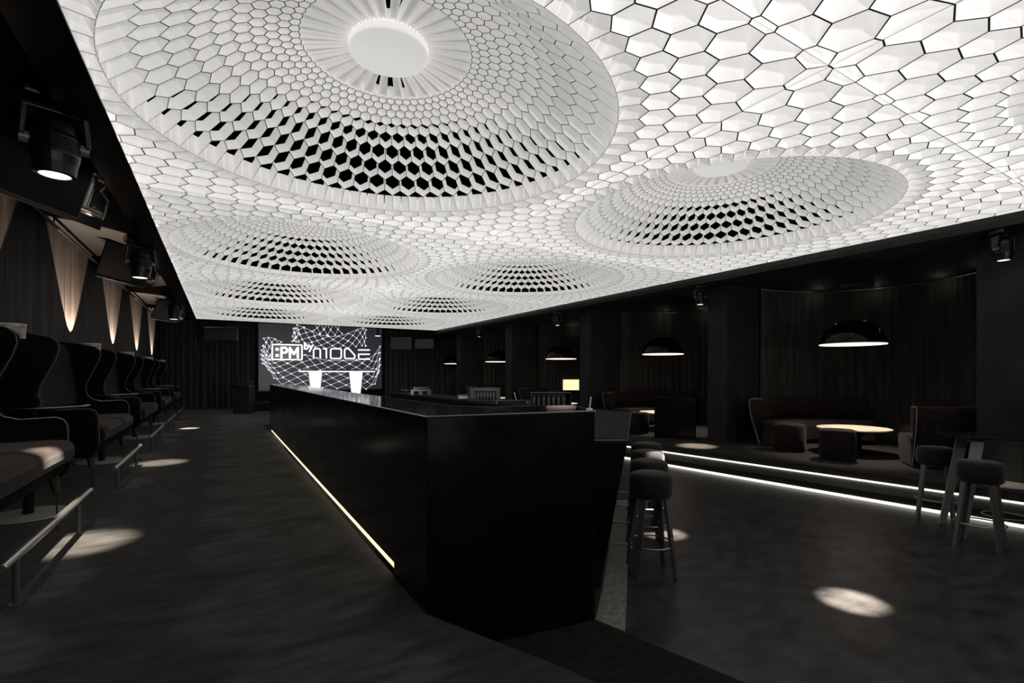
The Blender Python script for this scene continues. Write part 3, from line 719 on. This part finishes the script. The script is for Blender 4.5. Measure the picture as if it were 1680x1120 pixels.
def make_pendant(label):
    o = thing('pendant_lamp', label, 'pendant lamp')       # origin at rim centre
    R = .5; out = [(R*math.cos(a), .44*math.sin(a)) for a in [PI/2*k/14 for k in range(15)]]
    sh = MB().lathe(out[:-1]+[(.03,.44)], n=56).build('shade', M['lampshade_out'], o, smooth=True)
    inn = [(.488*math.cos(a), .425*math.sin(a)) for a in [PI/2*k/14 for k in range(15)]]
    mb = MB().lathe([(R,0)]+inn[:-1]+[(.001,.425)], n=56); tag(mb.build('inner_shade', M['lamp_in'], o, smooth=True), 'glowing pale plaster lining')
    MB().torus((0,0,0), .495, .009, n=56, m=6).build('rim', M['lamp_in'], o)
    MB().tube((0,0,.43),(0,0,1.32),.006,n=6).build('cable', M['black_metal'], o)
    MB().lathe([(.001,1.33),(.06,1.33),(.06,1.30),(.001,1.29)], n=20).build('ceiling_rose', M['black_metal'], o)
    mb = MB()
    for k in range(8): mb.tube((.46*math.cos(.4+k*PI/4),.46*math.sin(.4+k*PI/4),.155),(.468*math.cos(.4+k*PI/4),.468*math.sin(.4+k*PI/4),.16),.012,n=8)
    mb.build('rivet', M['steel'], o)
    spot(o, (0,0,.30), (0,0,-1), 240, 80, .5, (1,.82,.66), .05)
    return o
pn = make_pendant('largest black dome pendant lamp, in the right alcove'); pn.location = (9.60,4.32,1.93); pn['group'] = 'black dome pendant lamps'
dup(pn, (9.60,8.63,1.91), 0, 'black dome pendant lamp in the second alcove from the right')
dup(pn, (9.60,12.93,1.91), 0, 'black dome pendant lamp in the third alcove from the right, above the yellow panel')
dup(pn, (9.60,17.2,1.91), 0, 'black dome pendant lamp in the fourth alcove from the right')
dup(pn, (9.60,21.4,1.91), 0, 'smallest and farthest black dome pendant lamp, half hidden by a pier')
# black cabinet beside the pier
cb = thing('service_cabinet', 'low glossy black cabinet standing against the second pier from the right', 'cabinet', (8.50,7.30,0), math.radians(-49))
MB().box(-.43,.43,-.0,.42,0,.88).build('body', M['gloss_black'], cb, bevel=.006)
MB().box(-.44,.44,-.01,.43,.88,.90).build('top', M['top_black'], cb, bevel=.003)
MB().box(-.41,.41,-.012,-.001,.03,.86).build('door', M['gloss_black'], cb, bevel=.003)
# yellow backlit panel and its niche wall
nw = thing('backlit_panel', 'small glowing yellow backlit panel in the third alcove from the right', 'light panel', (11.0,14.2,0), -YAW)
MB().box(-.36,.36,.02,.07,0,2.75).build('niche_board', M['pier'], nw)
tag(MB().box(-.29,.29,-.02,.02,.83,1.21).build('light_box', M['yellow'], nw, bevel=.004), 'glowing yellow box')
MB().box(-.31,.31,-.16,.02,.79,.83).build('shelf', M['black_metal'], nw)
# wall vents / ceiling downlights
dl = thing('downlight', 'small round glowing downlight hanging right of the lit screen', 'downlight', (5.95,20.6+.9,3.1))
MB().lathe([(.001,0),(.13,.0),(.14,.02),(.05,.06),(.03,.48),(.001,.48)], n=24).build('housing', M['black_metal'], dl)
MB().lathe([(.001,-.006),(.12,-.006),(.12,-.001),(.001,-.001)], n=24).build('lens', M['lens'], dl)
for i, (x, y, lab) in enumerate(((11.1,4.9,'slim air grille at the top of the right alcove curtain'),)):
    g = thing('air_grille', lab, 'air grille', (x,y,3.16), -.9)
    mb = MB().box(-.28,.28,-.04,.04,0,.09); mb.build('frame', M['grille'], g, bevel=.004)
    mb = MB(); [mb.box(-.27,.27,-.046,-.041,.015+.02*k,.02+.02*k) for k in range(4)]; mb.build('slats', M['steel'], g)

# ------------------------------------------------------------------ back end: curtains, screen, dj table, lectern, panels
def flat_curtain(x0, x1, y, z0, z1, seed, label, folds):
    mb = MB(); n = 300; rnd = random.Random(seed); p1, p2, p3 = [rnd.uniform(0,6) for _ in range(3)]
    rows = (z0, z0+.5, z1-.3, z1)
    for z in rows:
        am = .6 if z == z1 else 1
        for i in range(n+1):
            s = i/n; f = math.sin(s*folds*2*PI+1.7*math.sin(s*9+p1)+p2)+.5*math.sin(s*folds*3.3+p3)
            mb.v.append((x0+(x1-x0)*s, y+.07*f*am, z))
    for k in range(3):
        for i in range(n): mb.f.append((k*(n+1)+i,k*(n+1)+i+1,(k+1)*(n+1)+i+1,(k+1)*(n+1)+i)); mb.m.append(0)
    return tag(mb.build('stage_curtain', M['curtain'], smooth=True), label, 'curtain')
flat_curtain(-2.0, 1.25, 23.2, .01, 3.55, 2, 'dark pleated curtain on the back wall left of the screen', 16)
flat_curtain(6.75, 12.3, 23.2, .01, 3.55, 5, 'dark pleated curtain on the back wall right of the screen', 22)
SY = 23.0
def sxz(u, v):      # content laid out on the screen's own 200 x 110 unit grid, v down
    return 1.40+.0225*u+.000015*u*u, 1.4+(84-v)*(.0256+.000016*u)
sc = thing('led_screen', 'big lit screen with a glowing white net graphic and neon style lettering', 'screen')
x0, zb = sxz(0,108); x1, _ = sxz(200,108)
MB().box(1.36,6.56,SY,SY+.12,.72,3.56).build('panel', M['screen'], sc, bevel=.005)
MB().box(1.30,6.62,SY+.02,SY+.16,.66,.72).build('frame', M['black_metal'], sc)
net = MB()
def ln(a, b, r):
    (ax, az), (bx, bz) = sxz(*a), sxz(*b); net.tube((ax,SY-.006,az),(bx,SY-.006,bz), r, n=5)
def dot(a, r):
    ax, az = sxz(*a); n = 8; net.add([(ax+r*math.cos(2*PI*k/n), SY-.014, az+r*math.sin(2*PI*k/n)) for k in range(n)]+[(ax+r*math.cos(2*PI*k/n), SY-.001, az+r*math.sin(2*PI*k/n)) for k in range(n)], [tuple(range(n))]+[(k,(k+1)%n,(k+1)%n+n,k+n) for k in range(n)])
def curve(pts, t):
    N = len(pts)-1; t = t*N; k = min(int(t), N-1); f = t-k
    P0,P1,P2,P3 = [Vector(pts[max(0,min(N,q))]) for q in (k-1,k,k+1,k+2)]
    return .5*((2*P1)+(P2-P0)*f+(2*P0-5*P1+4*P2-P3)*f*f+(3*P1-P0-3*P2+P3)*f**3)
def netpatch(top, bot, ns, nr, bow=0, r=.0055, rd=.032, seed=1):
    rnd = random.Random(seed); G = {}
    for j in range(nr+1):
        for i in range(ns+1):
            a, b = curve(top, i/ns), curve(bot, i/ns); f = j/nr
            p = a.lerp(b, f); p.x += bow*math.sin(f*PI)*(i/ns-.5)*2; G[i,j] = (min(199,max(1,p.x)), min(108,max(2,p.y)))
    for j in range(nr+1):
        for i in range(ns+1):
            if (i+j) % 2 == 0:
                dot(G[i,j], rd*(1.35 if rnd.random() < .2 else 1))
                for di in (-1,1):
                    if (i+di,j+1) in G and j < nr: ln(G[i,j], G[i+di,j+1], r)
            if j in (0,) and i < ns: ln(G[i,j], G[i+1,j], r)
netpatch([(6,37),(16,56),(45,55),(78,52),(105,60),(135,61),(165,60),(186,55),(199,38)], [(5,66),(19,81),(32,99),(62,101),(92,105),(125,107),(160,107),(186,106),(197,78)], 22, 8, 3)
netpatch([(62,3),(75,8),(90,15),(104,20),(122,22),(140,19),(158,12),(170,8),(176,11)], [(54,30),(62,31),(80,35),(98,41),(120,42),(140,42),(156,39),(168,37),(175,37)], 18, 4, 0, seed=4)
netpatch([(92,2),(105,2),(118,2),(132,3)], [(90,12),(104,18),(120,20),(136,17)], 8, 2, 0, seed=5)
netpatch([(7,25),(20,24),(36,31)], [(12,60),(22,60),(34,58)], 6, 5, 0, seed=6)
netpatch([(56,9),(58,8),(64,10)], [(54,28),(59,29),(65,31)], 3, 3, 0, seed=7)
net.build('net_graphic', M['net'], sc)
# lettering
neon = MB()
def stroke(pts, r=.028, closed=False):
    if closed: pts = pts+[pts[0]]
    for a, b in zip(pts[:-1], pts[1:]):
        (ax, az), (bx, bz) = sxz(*a), sxz(*b); neon.tube((ax,SY-.05,az),(bx,SY-.05,bz), r, n=8)
    for a in pts: 
        ax, az = sxz(*a); neon.lathe([(.001,-r),(r*.7,-r*.7),(r,0),(r*.7,r*.7),(.001,r)], c=(ax,SY-.05,az), n=8)
stroke([(21,36),(22,35),(69,36),(70,37),(70,59),(69,60),(22,59.5),(21,58.5)], .024, True)
stroke([(89,57),(89,44),(91,42),(98,42),(100,44),(100,57)]); stroke([(105,42),(109,42),(110,44),(110,57)])
stroke([(117,44),(118.5,42),(133,42),(134.5,44),(134.5,56),(133,58),(118.5,58),(117,56)], closed=True)
stroke([(140,44),(141.5,42),(147,42),(157,53),(156,58),(141.5,58),(140,56)], closed=True)
stroke([(163,44),(181,44)]); stroke([(163,51),(181,51)]); stroke([(163,52),(163,57.5),(165,59),(181,59)])
neon.build('lettering_mode', M['neon'], sc)
(bx0, bz0), (bx1, bz1) = sxz(22,36), sxz(69,59.5)
MB().box(bx0,bx1,SY-.02,SY-.004,bz1,bz0).build('sign_back', M['neon_back'], sc)
def text(body, u, v, size, name, sx=1.0, off=0.0):
    cu = bpy.data.curves.new(name, 'FONT'); cu.body = body; cu.size = size; cu.extrude = .015; cu.offset = off
    tmp = bpy.data.objects.new(name, cu); COL.objects.link(tmp)
    bpy.context.view_layer.update()
    me = bpy.data.meshes.new_from_object(tmp); bpy.data.objects.remove(tmp)
    me.materials.clear(); me.materials.append(M['neon'])
    x, z = sxz(u, v); o = bpy.data.objects.new(name, me); COL.objects.link(o); o.parent = sc
    o.location = (x, SY-.05, z); o.rotation_euler = (PI/2,0,0); o.scale = (sx,1,1); return o
neon = MB()
stroke([(36,56.5),(36,40.5),(43,40.5),(45,42.5),(45,46.5),(43,48.5),(37,48.5)], .042); stroke([(50,56.5),(50,40.5),(56.5,51),(63,40.5),(63,56.5)], .042)
neon.build('lettering_pm', M['neon'], sc)
text('by', 72.5, 43, .44, 'lettering_by', .95, .010)
mb = MB()
for v in (43,53):
    (x, z) = sxz(29, v); mb.box(x-.06,x+.06,SY-.06,SY-.03,z-.055,z+.055)
mb.build('lettering_colon', M['neon'], sc)
# dj table
dj = thing('dj_table', 'white glowing dj table on two tapered legs before the screen', 'table', (4.2,21.6,.3))
MB().box(-1.43,1.57,-.3,.3,1.20,1.25).build('table_top', M['dj_white'], dj, bevel=.006)
for x in (-.82,.83):
    mb = MB(); mb.hexa([Vector(p) for p in ((x-.11,-.25,0),(x+.11,-.25,0),(x+.11,.25,0),(x-.11,.25,0),(x-.22,-.28,1.20),(x+.22,-.28,1.20),(x+.22,.28,1.20),(x-.22,.28,1.20))])
    mb.build('leg', M['dj_white'], dj, bevel=.006)
for i, (x, lab, ww) in enumerate(((-1.15,'black turntable at the left end of the glowing dj table',.42),(1.30,'black turntable at the right end of the glowing dj table',.42))):
    t = thing('turntable', lab, 'turntable', (4.2+x,21.6,1.551), 0, 'turntables on the dj table')
    MB().box(-ww/2,ww/2,-.18,.18,0,.08).build('deck', M['grey_plastic'], t, bevel=.008)
    MB().lathe([(.001,.08),(.15,.08),(.15,.10),(.001,.10)], n=24).build('platter', M['white_small'], t)
t = thing('dj_mixer', 'flat dark mixer in the middle of the glowing dj table', 'mixer', (4.35,21.6,1.551))
MB().box(-.55,.45,-.16,.16,0,.05).build('body', M['black_plastic'], t, bevel=.006)
mb = MB(); [mb.tube((-.45+.1*k,-.05,.05),(-.45+.1*k,-.05,.075),.015,n=8) for k in range(9)]; mb.build('knobs', M['grey_plastic'], t)
# lectern on the platform
lc = thing('lectern', 'plain dark lectern at the far end of the carpet, left of the screen', 'lectern', (.72,19.95,0), -YAW)
MB().box(-.28,.28,-.2,.2,0,.97).build('body', M['pier'], lc, bevel=.006)
MB().box(-.30,.30,-.22,.22,.97,.99).build('top', M['black_metal'], lc, bevel=.003)
ms = thing('reading_light', 'small steel reading light clamped on top of the lectern', 'lamp', (.72,19.95,.991), -YAW)
MB().tube((-.12,0,.02),(.18,0,.17),.014,n=8).build('arm', M['steel'], ms)
MB().path([(.24,0,0),(.27,0,.18),(.22,0,.17)], .014, 8).build('stand', M['steel'], ms)
MB().box(-.15,.27,-.02,.02,0,.012).build('clamp', M['steel'], ms)
# hanging dark panels (far)
def hang_panel(loc, w, h, rz, label):
    r = thing('hanging_panel', label, 'panel', loc, rz, 'dark panels hanging at the back')
    MB().box(-w/2,w/2,-.06,.06,-h,0).build('panel', M['grille'], r, bevel=.01)
    MB().tube((-w/2,-.07,0),(w/2,-.07,0),.010,n=6).build('edge_strip', M['steel'], r)
    mb = MB(); mb.tube((-w*.35,0,0),(-w*.35,0,3.58-loc[2]),.012,n=6); mb.tube((w*.35,0,0),(w*.35,0,3.58-loc[2]),.012,n=6); mb.build('hanger', M['black_metal'], r)
hang_panel((.02,21.9,3.22), 1.25, .52, -YAW, 'dark hanging panel with a bright top edge, left of the screen')
hang_panel((7.05,21.6,3.08), .95, .55, -YAW, 'dark hanging panel right of the screen')
hang_panel((8.0,21.2,3.0), .85, .42, -YAW, 'dark hanging panel next to the farthest pier')
# low rail block beside the stage
st_ = thing('stage_block', 'black stage front block between the lectern and the bar end', 'stage block', (1.9,20.4,0))
MB().box(-.05,1.2,0,.45,-.249,.62).build('body', M['black_metal'], st_, bevel=.01)
MB().box(-.06,1.22,-.02,.47,.62,.65).build('top', M['trim_black'], st_)
